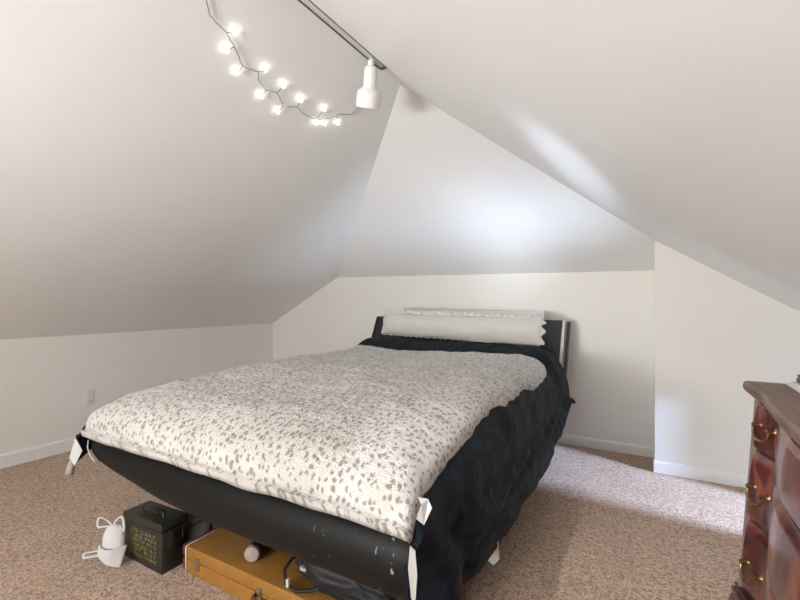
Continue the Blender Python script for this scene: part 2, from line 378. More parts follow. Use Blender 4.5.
sl = tag(empty('string_lights', tuple(ls(*STR[6], .01))), 'string of lit fairy lights draped across the left ceiling slope', 'string lights')
pts = []
cp = [ls(x, y, .010) for x, y in STR]
for i in range(len(cp) - 1):
    for k in range(4):
        t = k / 4; pts.append(cp[i].lerp(cp[i+1], t) + Vector((random.uniform(-1, 1), random.uniform(-1, 1), random.uniform(-1, 0))) * .0018)
pts.append(cp[-1])
b = BM(); add_tube(b, pts, .0020, 6); obj('cord', b, M['wire'], sl, True)
for x, y in BUL:
    p = ls(x, y, .016)
    q = min(pts, key=lambda a: (a - p).length)
    d = (p - q).normalized() if (p - q).length > 1e-4 else Vector((0, 0, -1))
    b = BM(); add_tube(b, [q, q.lerp(p, .55), p], [.0014, .0018, .0030], 6); s = obj('bulb_socket', b, M['wire'], sl, True)
    b = BM(); bmesh.ops.create_uvsphere(b, u_segments=12, v_segments=8, radius=.0065); b.transform(Matrix.Translation(p + d * .004)); obj('bulb', b, M['bulb'], sl, True)

# ------------------------------------------------------------------ bed
XL, XR, YF = -2.13, -.53, .955
bed = tag(empty('bed', ((XL + XR)/2, 2.1, 0)), 'wide black upholstered bed with a dark headboard against the far wall', 'bed')
BOT = [(-2.13, .45), (-2.10, .425), (-2.05, .398), (-1.95, .372), (-1.8, .345), (-1.65, .320), (-1.45, .306), (-1.2, .302), (-.53, .302)]
def slab_ring(x, s=1.0):
    zb = interp(BOT, x); zt = .505; zc = (zb + zt)/2; hh = (zt - zb)/2 * s
    yc0, yc1 = YF + (1 - s) * .06, 3.2
    R = min(hh * .95, .075)
    ring = []
    for k in range(9):      # foot-side profile, rounded like a bolster
        a = -PI/2 + PI * k / 8
        ring.append(Vector((x, yc0 + R - R * math.cos(a) ** .8 if math.cos(a) > 0 else yc0 + R, zc + hh * math.sin(a))))
    ring += [Vector((x, yc1, zt)), Vector((x, yc1, zb))]
    return ring
xs = [XL + .000, XL + .006, XL + .02, XL + .045, XL + .08] + [XL + .12 + i * (XR - XL - .2)/30 for i in range(31)] + [XR - .05, XR - .02, XR]
sc = {0: .25, 1: .55, 2: .80, 3: .95, 36: .99, 37: .97, 38: .9}
b = BM(); rings = [[b.verts.new(p) for p in slab_ring(x, sc.get(i, 1.0))] for i, x in enumerate(xs)]
for r0, r1 in zip(rings, rings[1:]):
    n = len(r0)
    for k in range(n): b.faces.new((r0[k], r0[(k+1) % n], r1[(k+1) % n], r1[k]))
b.faces.new(rings[0]); b.faces.new(rings[-1][::-1])
obj('upholstered_base', b, M['vinyl'], bed, True, 1.1)
b = BM(); add_box(b, XL + .10, XR - .10, YF + .15, 3.15, .50, .63, .05, 4); obj('mattress', b, M['leather'], bed, True, .8)
for x in (XR - .09, XL + .09):
    for y in ((1.45, 2.03, 3.0) if x > -1 else (2.1, 3.0)):
        b = BM(); add_box(b, x - .038, x + .038, y - .038, y + .038, 0, .345, .005); obj('leg', b, M['legwood'], bed, True, .6)
b = BM(); add_box(b, XL + .30, XL + .36, 1.3, 3.1, .30, .37); add_box(b, XR - .12, XR - .06, 1.3, 3.1, .27, .37); add_box(b, XL + .30, XR - .06, 2.0, 2.06, .30, .36); add_box(b, XL + .06, XR - .06, 2.95, 3.05, .30, .36)
obj('bed_rail', b, M['legwood'], bed)
def hy(z): return 3.10 if z < .5 else 3.10 + .50 * (z - .5) + .10 * (z - .5) ** 2 * 0
def leaning(x0, x1, zs, t, off=0):
    b = BM(); P = []; Q = []
    for z in zs:
        P.append([(x0, hy(z) + off, z), (x1, hy(z) + off, z)]); Q.append([(x0, hy(z) + off + t, z), (x1, hy(z) + off + t, z)])
    thick_grid(b, P, Q); return b
zs = [.20, .3, .4, .48, .54, .6, .7, .8, .9, .95]
hb = obj('headboard', leaning(XL - .025, -.558, zs, .045, .02), M['headboard'], bed)
obj('edge_trim', leaning(-.558, -.539, zs[1:], .05, .012), tag(hb) and M['cloth_white'], bed)
obj('edge_trim', leaning(XL - .040, XL - .025, zs[1:], .05, .012), M['headboard'], bed)
obj('headboard_post', leaning(-.533, -.512, [.3, .4, .5, .6, .75, .85, .94], .045, .05), M['headboard'], bed)
obj('headboard_post', leaning(XL - .038, XL - .018, [.3, .4, .5, .6, .75, .85, .94], .045, .05), M['headboard'], bed)
obj('top_rail', leaning(-1.88, -.70, [.94, .97, 1.0, 1.012], .022, .048), M['trim'], bed)['label'] = 'white top rail'

# height of the made-up bed
def SE(t, p=2.3):
    t = max(0, min(1, t)); return (1 - (1 - t) ** p) ** (1 / p)
def crown(y):
    c = .527 + .138 * SE((y - .945) / .30) + .035 * sm(1.1, 1.9, y)
    c += .085 * sm(2.78, 2.98, y)
    return c
def topz(x, y):
    c = crown(y); bz = .455 + .05 * (1 - sm(.95, 1.1, y))
    er = SE((XR + .045 - x) / .24); el = SE((x - XL + .045) / .20)
    n = .010 * NV(Vector((x * 3, y * 3, 1.3))) + .006 * NV(Vector((x * 8, y * 8, 5.3)))
    return bz + (c - bz) * min(er, el) + n * sm(.94, 1.15, y)

# comforter
HEMR = [(.93, .22), (1.0, .25), (1.12, .285), (1.47, .262), (2.09, .252), (2.45, .285), (2.77, .345), (3.03, .435), (3.2, .44)]
HEML = [(.93, .375), (.97, .40), (1.03, .445), (1.1, .452), (3.2, .45)]
def comforter_point(s, y):
    """s 0..1 left drop, 1..2 top, 2..3 right drop; returns point and outward normal"""
    if s <= 1:
        z = .455 + (interp(HEML, y) - .455) * (1 - s); x = XL - .045 - .03 * (1 - s)
        return Vector((x, y, z)), Vector((-1, 0, .1))
    if s <= 2:
        u = s - 1; u = .5 - .5 * math.cos(PI * u); u = .5 - .5 * math.cos(PI * u) if False else u
        x = XL - .045 + u * (XR - XL + .09)
        z = topz(x, y)
        e = sm(XR - .12, XR + .045, x)
        return Vector((x, y, z)), Vector((e * .8, 0, 1)).normalized()
    u = s - 2; hz = interp(HEMR, y)
    z = .455 + (hz - .455) * u
    x = XR + .045 + .038 * math.sin(u * PI * .62)
    x -= .085 * (1 - sm(.928, 1.02, y)) * (.35 + .65 * u)
    return Vector((x, y, z)), Vector((1, 0, .05))
def comforter_noise(p, n, s, y):
    side = sm(1.93, 2.1, s)
    q = Vector((p.x * 2, y * 5 + (p.z) * 6, p.z * 2.2))
    d = side * (.009 * NV(q) + .004 * NV(q * 2.3 + Vector((3, 1, 2))))
    # fans of folds running down and towards the foot
    zc_ = .335 + .11 * (y - 1.15) / 1.45 + .012 * NV(Vector((y * 5, 1, 4)))
    d += side * sm(1.1, 1.25, y) * (1 - sm(2.3, 2.6, y)) * (.016 * math.exp(-((p.z - zc_ - .035) / .03) ** 2) - .020 * math.exp(-((p.z - zc_) / .014) ** 2))
    fan = sm(1.80, 1.95, s) * (1 - sm(2.2, 2.6, s))
    d += fan * .011 * NV(Vector((y * 7 + s * 6, s * 1.5, 3))) * (1 + NV(Vector((y * 1.3, 2, 2))))
    d += side * .003 * math.sin((y * 1.0 + p.z * 1.9) * 24 + 3 * NV(Vector((y * 2, p.z * 3, 0)))) * sm(0, .12, .5 - abs(p.z - .40))
    # vertical pleats at the head end, bulge at the near corner
    d += side * .003 * math.sin(y * 55 + 2 * NV(Vector((y*3, p.z*4, 9)))) * sm(2.3, 2.7, y)
    d += side * .020 * math.exp(-((y - 1.04) / .07) ** 2) - side * .018 * math.exp(-((y - 1.17) / .045) ** 2)
    d *= 1 - .8 * side * sm(2.5, 2.8, y)
    head = sm(2.82, 2.9, y) * (1 - side)
    d += head * (.010 * math.sin(p.x * 23 + y * 18) * NV(Vector((p.x * 2.3, y * 6, 2))) + .008 * NV(Vector((p.x * 9, y * 16, 4))))
    d += (1 - side) * .006 * NV(Vector((p.x * 7, y * 7, 8)))
    return d
ss = [i / 6 for i in range(6)] + [1 + i / 80 for i in range(80)] + [2 + i / 30 for i in range(31)]
ys = [.928 + (3.19 - .928) * (i / 190) ** 1.12 for i in range(191)]
P = []; Q = []
for y in ys:
    r = []; q = []
    for s in ss:
        p, n = comforter_point(s, y); d = comforter_noise(p, n, s, y)
        pp = p + n * d
        k = sm(1.0, 1.03, s) * (1 - sm(1.9, 1.97, s)); pp.y = max(pp.y, pp.y * (1 - k) + k * .955) if pp.y < .955 else pp.y
        if y > 3.08: pp.z -= .05 * sm(3.08, 3.19, y)
        r.append(pp); q.append(pp - n * .014)
    P.append(r); Q.append(q)
b = BM(); thick_grid(b, P, Q)
com = obj('comforter', b, M['comfort'], None, True)
tag(com, 'black crumpled comforter spread over the bed and hanging down its right side', 'comforter')
com_l = com
# white pieces of lining and labels sewn on the comforter
def patch(name, pts, mat, nrm, t=.003, parent=com, label=None):
    b = BM(); add_prism(b, pts, Vector(nrm) * t); o = obj(name, b, mat, parent)
    if label: o['label'] = label
    return o
patch('lining_strip', [(-0.4993, 0.9126, 0.5119), (-0.4889, 0.9186, 0.4999), (-0.4825, 0.9166, 0.4457), (-0.4842, 0.9098, 0.3754), (-0.4924, 0.905, 0.3944), (-0.501, 0.9059, 0.4623)], M['cloth_white'], (0, .002, 0), 1, com, 'white lining strip')
patch('sewn_label', [(-0.5106, 0.9754, 0.6018), (-0.4887, 0.988, 0.5968), (-0.4734, 0.9795, 0.5812), (-0.4794, 0.9472, 0.5517), (-0.4962, 0.9375, 0.5663), (-0.4948, 0.9614, 0.591)], M['cloth_white'], (0.0004, -.0004, .0004), 1, com, 'white sewn label')
patch('tag_knot', [(-0.4482, 1.4386, 0.2856), (-0.4453, 1.4403, 0.2248), (-0.4628, 1.4302, 0.2045), (-0.4804, 1.4201, 0.2214), (-0.4804, 1.4201, 0.2417), (-0.4658, 1.4285, 0.2552)], M['cloth_white'], (.002, -.001, 0), 1, com, 'pale hanging tag')
patch('sewn_label', [(-2.14, 0.9214, 0.5083), (-2.1148, 0.936, 0.4533), (-2.1427, 0.9199, 0.3872), (-2.1627, 0.9083, 0.4215)], M['cloth_white'], (0, -.002, 0), 1, com, 'white sewn label')
b = BM(); add_tube(b, [(-2.1754, 0.9264, 0.4005), (-2.1772, 0.9196, 0.3763), (-2.1789, 0.9129, 0.348)], [.016, .014, .017], 12); obj('rolled_tie', b, M['liner'], com, True)
b = BM(); add_tube(b, [(-2.0947, 0.9499, 0.4982), (-2.0872, 0.9427, 0.4714), (-2.0574, 0.9368, 0.4486), (-1.9966, 0.9257, 0.4338)], .003, 6); obj('lining_strip', b, M['cloth_white'], com, True)

# spotted throw
EDGE = [(0.94, -0.505), (1.043, -0.525), (1.217, -0.538), (1.467, -0.551), (1.605, -0.563), (1.78, -0.572), (1.90, -0.552), (2.127, -0.553), (2.24, -0.562), (2.34, -0.54), (2.6, -0.538), (2.76, -0.548), (2.86, -.575)]     # right-hand edge x as a function of y
HEAD = [(-2.15, 2.84), (-1.912, 2.841), (-1.625, 2.814), (-1.301, 2.823), (-1.014, 2.851), (-0.74, 2.846), (-0.608, 2.824), (-.54, 2.79)]     # head edge y as a function of x
def redge(y): return interp(EDGE, y) + .010 * NV(Vector((y * 14, 0, 2)))
def hedge(x): return interp(HEAD, x) + .012 * NV(Vector((x * 11, 3, 2)))
b = BM(); P = []; Q = []
NU, NVV = 190, 230
for j in range(NVV + 1):
    v = (j / NVV) ** 1.5; row = []; rq = []
    for i in range(NU + 1):
        u = i / NU
        y0 = YF - .028
        xa = XL + .012 - .02 * sm(.95, 1.3, y0 + v * 1.9) + .03 * (1 - sm(0, .03, v))
        yy = y0 + v * (hedge(-1.2) - y0)
        xb = redge(yy)
        x = xa + u * (xb - xa)
        y = y0 + v * (hedge(x) - y0)
        ed = min(1, min(u, 1 - u) * (xb - xa) / .022, (1 - v) * 1.9 / .025)      # rounded fleece edge
        th = .004 + .026 * math.sqrt(max(0, 1 - (1 - ed) ** 2))
        z = topz(x, y)
        f = max(0, 1 - v * 1.9 / .02)
        fz = .012 * NV(Vector((x * 5, 0, 7))) 
        p = Vector((x, y, z))
        up = Vector((0, -.5 * max(0, 1 - (y - y0) / .15), 1)).normalized()
        nn = .003 * NV(Vector((x * 45, y * 45, 3))) + .004 * NV(Vector((x * 16, y * 16, 6))) + .002 * NV(Vector((x * 110, y * 110, 6)))
        pt = p + up * (th + nn * ed)
        if f > 0: pt = pt + Vector((0, -.004 * f, -.004 * f + fz * f))
        row.append(pt); rq.append(p + up * .002 + (Vector((0, -.002, -.010 * f + fz * f)) if f > 0 else Vector()))
    P.append(row); Q.append(rq)
uvl = b.loops.layers.uv.new('UVMap')
thick_grid(b, P, Q)
nr, nc = len(P), len(P[0]); UV = []
CU = [[0.0] * nc for _ in range(nr)]; CV = [[0.0] * nc for _ in range(nr)]
for a in range(nr):
    for c in range(nc):
        if c: CU[a][c] = CU[a][c-1] + (P[a][c] - P[a][c-1]).length
        if a: CV[a][c] = CV[a-1][c] + (P[a][c] - P[a-1][c]).length
CU = [CU[nr // 2]] * nr; CV = [[sum(r) / nc] * nc for r in CV]
b.verts.index_update()
for f in b.faces:
    for l in f.loops:
        k = l.vert.index % (nr * nc); a, c = divmod(k, nc)
        l[uvl].uv = (CU[a][c] - CU[a][nc // 2], CV[a][c] - CV[nr // 2][c])
thr = tag(obj('throw_blanket', b, M['fur'], None, True), 'cream fleece throw with dark animal spots spread on the black comforter', 'blanket')

# long cream pillow with ruffled edge
pl = tag(empty('long_pillow', (-1.305, 3.10, .80)), 'long cream pillow with a ruffled edge leaning on the headboard', 'pillow')
W, Hh, T = .637, .098, .060
tilt = Matrix.Translation((-1.292, 3.080, .893)) @ Matrix.Rotation(math.radians(-14), 4, 'X') @ Matrix.Rotation(math.radians(1.2), 4, 'Y')
def rim(t):   # point on the pillow outline, t 0..1
    a = 2 * PI * t; c, s = math.cos(a), math.sin(a); p = 7
    k = (abs(c) ** p + abs(s) ** p) ** (-1 / p)
    return Vector((c * k * W, 0, s * k * Hh))
for_sides = []
b = BM()
nu, nv = 90, 16
def pil(side):
    G = []
    for j in range(nv + 1):
        row = []
        for i in range(nu + 1):
            u = -1 + 2 * i / nu; v = -1 + 2 * j / nv
            u2 = math.sin(u * PI/2) if abs(u) > .0 else 0
            th = T * (max(0, 1 - abs(u2) ** 8) ** .5) * (max(0, 1 - abs(v) ** 2) ** .75)
            x = u2 * W; z = v * Hh * (.97 + .05 * math.sin(u2 * 2.1) - .07 * (1 - u2 ** 6) * max(0, v) + .10 * max(0, u2) ** 4 * max(0, v)) + .006 * NV(Vector((x * 3, 0, side)))
            wr = .008 * NV(Vector((x * 8, z * 14, side))) * (1 - abs(v)) 
            row.append(Vector((x, side * (th + wr), z)))
        G.append(row)
    return G
G1, G2 = pil(-1), pil(1)
thick_grid(b, G1, G2); bmesh.ops.remove_doubles(b, verts=b.verts, dist=.0005)
b.transform(tilt); obj('pillow_body', b, M['pillow'], pl, True)
def ruffle(path, amp=1, name='ruffle'):
    """path: list of (point, outward) in pillow space"""
    b = BM(); A = []
    n = len(path); L0 = 0
    for k, (p, o) in enumerate(path):
        if k: L0 += (p - path[k-1][0]).length
        w = .5 + .5 * math.sin(L0 * 2 * PI / (.05 if n > 200 else .07) + 5 * NV(Vector((L0 * 7, n * .1, 0))))
        row = []
        for j in range(5):
            t = j / 4
            row.append(p + o * (t * (.016 + .020 * w * amp)) + Vector((0, (w - .5) * .030 * t, 0)) + Vector((.008 * t * NV(Vector((L0 * 20, 5, 1))), 0, 0)))
        A.append(row)
    B = [[p + Vector((0, .0022, 0)) for p in r] for r in A]
    thick_grid(b, A, B); b.transform(tilt); return obj(name, b, M['ruffle'], pl, True)
def line(p, q, o, n):
    p, q, o = Vector(p), Vector(q), Vector(o); return [(p.lerp(q, k / n), o) for k in range(n + 1)]
h = Hh * .90
ruffle(line((-W, 0, h), (W, 0, h + .0), (0, 0, 1), 340)); ruffle(line((-W, 0, -h), (W, 0, -h), (0, 0, -.4), 340), .35)
ruffle(line((W * .985, 0, -h), (W * .985, 0, h), (1, 0, 0), 90)); ruffle(line((-W * .985, 0, -h), (-W * .985, 0, h), (-1, 0, 0), 90))

# ------------------------------------------------------------------ guitar-style case under the bed
CX0, CX1, CY0, CY1, CH = -1.625, -.62, 1.09, 1.46, .106
cs = tag(empty('instrument_case', (-1.1, 1.28, 0)), 'flat tan hard case with white piping lying under the bed foot', 'case')
b = BM(); add_box(b, CX0, CX1, CY0, CY1, .0555, CH, .006, 3); obj('lid', b, M['tan'], cs, True, .6)
b = BM(); add_box(b, CX0, CX1, CY0, CY1, .0, .0545, .003, 3); obj('case_body', b, M['tan'], cs, True, .6)
for z0, z1, sx in ((.059, CH - .003, 0), (.002, .054, 0)):
    b = BM(); add_box(b, CX0 - .034, CX0 + .002, CY0 + .003, CY1 - .003, z0, z1, .008, 3); obj('leather_end', b, M['brownleather'], cs, True, .6)['label'] = 'brown leather end'
b = BM()
ring = [(CX0, CY0 - .002, .004), (CX0, CY0 - .002, CH - .008), (CX0, CY0 + .001, CH - .001), (CX0, CY0 + .008, CH + .0015), (CX0, CY1, CH + .0015)]
add_tube(b, ring, .0028, 8); obj('piping', b, M['piping'], cs, True)
for x in (-1.55, -1.203, -.95, -.70):
    b = BM(); add_box(b, x - .009, x + .009, CY0 - .007, CY0 + .002, .030, .076, .002)
    add_box(b, x - .006, x + .006, CY0 - .013, CY0 - .006, .046, .080, .002); lt = obj('latch', b, M['chrome'], cs, True, .6)
b = BM(); add_tube(b, [(-1.22, CY0 - .002, .05), (-1.215, CY0 - .022, .05), (-1.19, CY0 - .03, .05), (-1.11, CY0 - .03, .05), (-1.085, CY0 - .022, .05), (-1.08, CY0 - .002, .05)], .008, 8); obj('handle', b, M['brownleather'], cs, True)

# rolled tube with a pale round end, lying on the case
rt = tag(empty('mailing_tube', (-1.31, 1.2, CH)), 'dark rolled tube with pale round end cap lying on the tan case', 'tube')
Mx = Matrix.Translation((-1.312, 1.150, CH + .031)) @ Matrix.Rotation(math.radians(33), 4, 'Z') @ Matrix.Rotation(-PI/2, 4, 'X')
b = BM(); add_lathe(b, [(.026, 0), (.027, .01), (.027, .26), (.026, .262)], (0, 0, 0), 28); b.transform(Mx); obj('tube_body', b, M['dark_plastic'], rt, True, .7)
b = BM(); add_lathe(b, [(.024, -.010), (.0275, -.008), (.029, -.004), (.029, .010), (.0275, .012)], (0, 0, 0), 32); b.transform(Mx); obj('end_cap', b, M['paper'], rt, True, .7)['label'] = 'pale round end cap'

# black soft bag with a strap on top of the case
bg = tag(empty('camera_bag', (-.97, 1.25, CH)), 'lumpy black nylon bag with strap lying on the tan case', 'bag')
b = BM(); bmesh.ops.create_icosphere(b, subdivisions=5, radius=1)
for v in b.verts:
    p = v.co.copy(); q = Vector([math.copysign(abs(c) ** .7, c) for c in p])
    k = 1 + .12 * NV(p * 2.2) + .07 * NV(p * 6)
    v.co = Vector((-.875 + q.x * .235 * k, 1.255 + q.y * .145 * k, max(CH + .001, CH + .070 + q.z * .075 * k)))
obj('bag_body', b, M['blackbag'], bg, True)
b = BM(); add_tube(b, [(-1.09, 1.20, .17), (-1.115, 1.16, .175), (-1.12, 1.125, .15), (-1.095, 1.105, .118), (-1.04, 1.10, .114), (-.98, 1.11, .13), (-.94, 1.12, .15)], .006, 8); obj('strap', b, M['blackbag'], bg, True)
b = BM(); add_box(b, -1.082, -1.070, 1.092, 1.104, .118, .146, .002); obj('buckle', b, M['cloth_white'], bg)
b = BM(); add_box(b, -1.05, -1.00, 1.125, 1.155, .168, .182, .002, 2); obj('bag_label', b, M['liner'], bg)

# ------------------------------------------------------------------ olive ammunition box
AX0, AX1, AY0, AY1 = -1.965, -1.695, 1.03, 1.14
am = tag(empty('ammo_box', ((AX0 + AX1)/2, (AY0 + AY1)/2, 0)), 'olive green metal ammunition box with yellow stencilled lettering beside the tan case', 'metal box')
b = BM(); add_box(b, AX0, AX1, AY0, AY1, .0, .163, .006, 3)
add_box(b, AX0 - .002, AX1 + .002, AY0 - .002, AY1 + .002, .0, .012, .002)
add_box(b, AX0 + .02, AX1 - .02, AY0 - .0015, AY0 + .004, .025, .14, .001)
obj('box_body', b, M['olive'], am, True, .6)
b = BM(); LM = Matrix.Translation((AX0, 0, .163)) @ Matrix.Rotation(math.radians(-2.0), 4, 'Y') @ Matrix.Translation((-AX0, 0, -.163))
add_box(b, AX0 - .005, AX1 + .004, AY0 - .005, AY1 + .005, .160, .192, .005, 3, LM); lid = obj('lid', b, M['olive'], am, True, .6)
b = BM(); zt = .200
add_tube(b, [(AX0 + .06, 1.075, zt - .003), (AX0 + .065, 1.078, zt + .010), (AX0 + .09, 1.08, zt + .012), (AX0 + .18, 1.08, zt + .015), (AX0 + .205, 1.078, zt + .012), (AX0 + .21, 1.075, zt - .003)], .005, 8); 
add_box(b, AX0 + .085, AX0 + .185, 1.064, 1.096, zt + .008, zt + .018, .004); obj('carry_handle', b, M['olive'], am, True, .6)
b = BM(); add_box(b, AX1 + .001, AX1 + .009, 1.06, 1.115, .085, .150, .003); add_tube(b, [(AX1 + .006, 1.055, .155), (AX1 + .014, 1.06, .165), (AX1 + .014, 1.115, .165), (AX1 + .006, 1.12, .155)], .003, 6)
add_tube(b, [(AX1 + .011, 1.065, .16), (AX1 + .016, 1.07, .12), (AX1 + .014, 1.11, .12), (AX1 + .011, 1.115, .16)], .003, 6)
obj('latch', b, M['olive_dark'], am, True, .6)
# stencil: rows of lettering
def text_mesh(body, size, ext=.0004):
    cu = bpy.data.curves.new('t', 'FONT'); cu.body = body; cu.size = size; cu.extrude = ext; cu.space_character = 1.05; cu.resolution_u = 2
    o = bpy.data.objects.new('t', cu); COL.objects.link(o)
    bpy.context.view_layer.update()
    me = bpy.data.meshes.new_from_object(o.evaluated_get(bpy.context.evaluated_depsgraph_get()))
    bpy.data.objects.remove(o); bpy.data.curves.remove(cu); return me
b = BM()
rows = [('200 CART', .021, 0), ('7.62 MM', .021, .0), ('NATO M13', .021, .0), ('LINKED 4-1', .019, 0), ('LOT 8-27', .019, 0), ('BALL M80', .015, 0)]
zz = .128
for tx, s, o in rows:
    me = text_mesh(tx, s)
    t = bmesh.new(); t.from_mesh(me)
    w = max(v.co.x for v in t.verts) - min(v.co.x for v in t.verts)
    sx = .185 / w
    t.transform(Matrix.Translation((AX0 + .045, AY0 - .0022, zz)) @ Matrix.Rotation(PI/2, 4, 'X') @ Matrix.Diagonal((sx, 1, 1, 1)))
    merge(b, t); zz -= s * .95
obj('stencil_lettering', b, M['gold'], am)['label'] = 'yellow stencil lettering'

# grey fabric bundle behind the box
gc = tag(empty('fabric_bundle', (-1.745, 1.225, 0)), 'rounded grey fabric bundle with a black strap between the olive box and the tan case', 'bundle')
b = BM(); bmesh.ops.create_icosphere(b, subdivisions=4, radius=1)
for v in b.verts:
    p = v.co; k = 1 + .12 * NV(p * 2)
    v.co = Vector((-1.75 + p.x * .062 * k, 1.225 + p.y * .066 * k, max(.0005, .085 + p.z * .092 * k)))
obj('bundle_body', b, M['greycloth'], gc, True)
b = BM(); add_tube(b, [(-1.75 + .069 * math.cos(a), 1.222 + .074 * math.sin(a), .10 + .05 * math.cos(a)) for a in [i * PI / 12 - PI for i in range(25)]], .004, 8); obj('strap', b, M['blackbag'], gc, True)

# ------------------------------------------------------------------ face mask leaning on the olive box
mk = tag(empty('face_mask', (-1.97, 1.0, 0)), 'white cup-shaped face mask with ear loops leaning on the olive box', 'mask')
MM = Matrix.Translation((-1.925, .957, .002)) @ Matrix.Scale(.94, 4) @ Matrix.Rotation(math.radians(30), 4, 'Z') @ Matrix.Rotation(math.radians(-10), 4, 'X')
K = .0042
def mp2(px, py): return ((px - 115) * K, (563.5 - py) * K * 1.1)
def curve(pts, t):
    n = len(pts) - 1; i = min(int(t * n), n - 1); f = t * n - i
    P = lambda k: Vector(pts[max(0, min(n, k))])
    p0, p1, p2, p3 = P(i-1), P(i), P(i+1), P(i+2)
    return .5 * ((2*p1) + (-p0 + p2)*f + (2*p0 - 5*p1 + 4*p2 - p3)*f*f + (-p0 + 3*p1 - 3*p2 + p3)*f**3)
LOB = [mp2(*p) for p in ((101, 543), (102, 552), (110, 559), (117, 562), (125, 564))]
LOT = [mp2(*p) for p in ((102, 541), (106, 545), (114, 546.5), (122, 546), (130, 543.5))]
def f_front(u, v):
    a = curve(LOB, u).lerp(curve(LOT, u), v)
    return Vector((a.x, -.030 * math.sin(PI * min(1, u * .95 + .05)) * (.55 + .45 * v) - .006, max(.0, a.y)))
UPL = [mp2(*p) for p in ((102, 545), (102.5, 536), (106, 529), (113, 525))]
UPR = [mp2(*p) for p in ((126, 548), (125, 538), (121, 529), (113, 525))]
def f_back(u, v):
    a, c = curve(UPL, v), curve(UPR, v); w = (c.x - a.x)
    x = a.x + w * (.5 - .5 * math.cos(PI * u))
    return Vector((x, .006 - .5 * w * math.sin(PI * u) * .55, a.y + (c.y - a.y) * u))
for nm, f in (('lower_panel', f_front), ('upper_panel', f_back)):
    G = [[f(k / 18, j / 18) for k in range(19)] for j in range(19)]; H = [[p + Vector((0, .0018, 0)) for p in r] for r in G]
    b = BM(); thick_grid(b, G, H); bmesh.ops.remove_doubles(b, verts=b.verts, dist=.0002); b.transform(MM); obj(nm, b, M['mask'], mk, True)
def loop(px, y=-.004):
    pts = [(*mp2(*p), 0) for p in px]; n = len(pts) * 6
    A = []; 
    c = [curve(pts, k / n) for k in range(n + 1)]
    for k, p in enumerate(c):
        d = (c[min(k+1, n)] - c[max(k-1, 0)]).normalized(); w = Vector((-d.y, d.x)) * .0038
        A.append([Vector((p.x + w.x, y - .006 * math.sin(PI * k / n), max(.0, p.y + w.y))), Vector((p.x - w.x, y - .012 * math.sin(PI * k / n), max(.0, p.y - w.y)))])
    b = BM(); thick_grid(b, A, [[p + Vector((0, .0016, 0)) for p in r] for r in A]); b.transform(MM)
    return obj('ear_loop', b, M['mask'], mk, True)
loop([(112, 527), (106, 522), (99, 519.5), (97.5, 524), (99, 528), (104, 527.5), (109, 528)])
loop([(113, 526.5), (117, 521), (122, 518.5), (125, 524), (125, 532), (120, 527)])
loop([(103, 548.5), (95, 549.5), (88.5, 550.5), (88.5, 554), (96, 553.5), (103, 552.5)], -.012)

# ------------------------------------------------------------------ dresser
DY0, DY1, DH, DB = .60, 1.70, .85, .80
DC = (DY0 + DY1) / 2
dr = tag(empty('dresser', (.55, DC, 0)), 'antique reddish mahogany dresser with a serpentine front and brass handles', 'dresser')
SERP = [(0, -.020), (.15, -.019), (.3, -.011), (.45, .003), (.58, .022), (.66, .032), (.72, .031), (.82, .018), (.92, .002), (1.0, -.004), (1.2, -.004)]
def serp(y):          # plan of the front, symmetric: end blocks swell, valleys, centre swell
    return interp(SERP, abs(y - DC) / (DY1 - DC))
def base(h): return .277 - .038 * max(0, min(1.1, (.80 - h) / .55))
def front(y, h, k=1.0): return base(h) + serp(y) * k
YS = [DY0 + .02 + (DY1 - DY0 - .04) * i / 96 for i in range(97)]
# carcass
b = BM()
for z0, z1 in ((.215, .805),):
    P = []; Q = []
    for i in range(13):
        z = z0 + (z1 - z0) * i / 12
        P.append([Vector((front(y, z) + .010, y, z)) for y in YS]); Q.append([Vector((.80, y, z)) for y in YS])
    thick_grid(b, P, Q)
obj('carcass', b, M['mahog_dark'], dr, True, .5)
# canted corner stiles, in wood paled for the light they catch
for y0, y1 in ((DY1 - .020, DY1), (DY0, DY0 + .020)):
    b = BM(); P = []; Q = []
    for i in range(13):
        z = .215 + .59 * i / 12; yo = DY1 if y1 == DY1 else DY0; yi = y0 if yo == DY1 else y1
        P.append([Vector((base(z) + serp(yi) - .004, yi, z)), Vector((base(z) + .010, yo, z))]); Q.append([Vector((.80, yi, z)), Vector((.80, yo, z))])
    thick_grid(b, P, Q); obj('side_panel', b, M['cantwood'], dr, True, .5)
# top with moulded edge
b = BM()
def topring(off, z):
    r = [Vector((base(.8) + serp(y) * .3 - .028 + off, y, z)) for y in [DY0 - .012 + off*.8 + (DY1 - DY0 + .024 - 1.6*off) * i / 96 for i in range(97)]]
    return r + [Vector((.83 - off, r[-1].y, z)), Vector((.83 - off, r[0].y, z))]
R_ = [topring(.018, .806), topring(.014, .812), topring(.006, .818), topring(.001, .826), topring(0, .835), topring(.002, .844), topring(.006, .849), topring(.010, .850)]
vr = [[b.verts.new(p) for p in r] for r in R_]
for r0, r1 in zip(vr, vr[1:]):
    n = len(r0)
    for k in range(n): b.faces.new((r0[k], r0[(k+1) % n], r1[(k+1) % n], r1[k]))
b.faces.new(vr[0]); b.faces.new(vr[-1][::-1])
obj('top', b, M['mahog_top'], dr, True, .5)
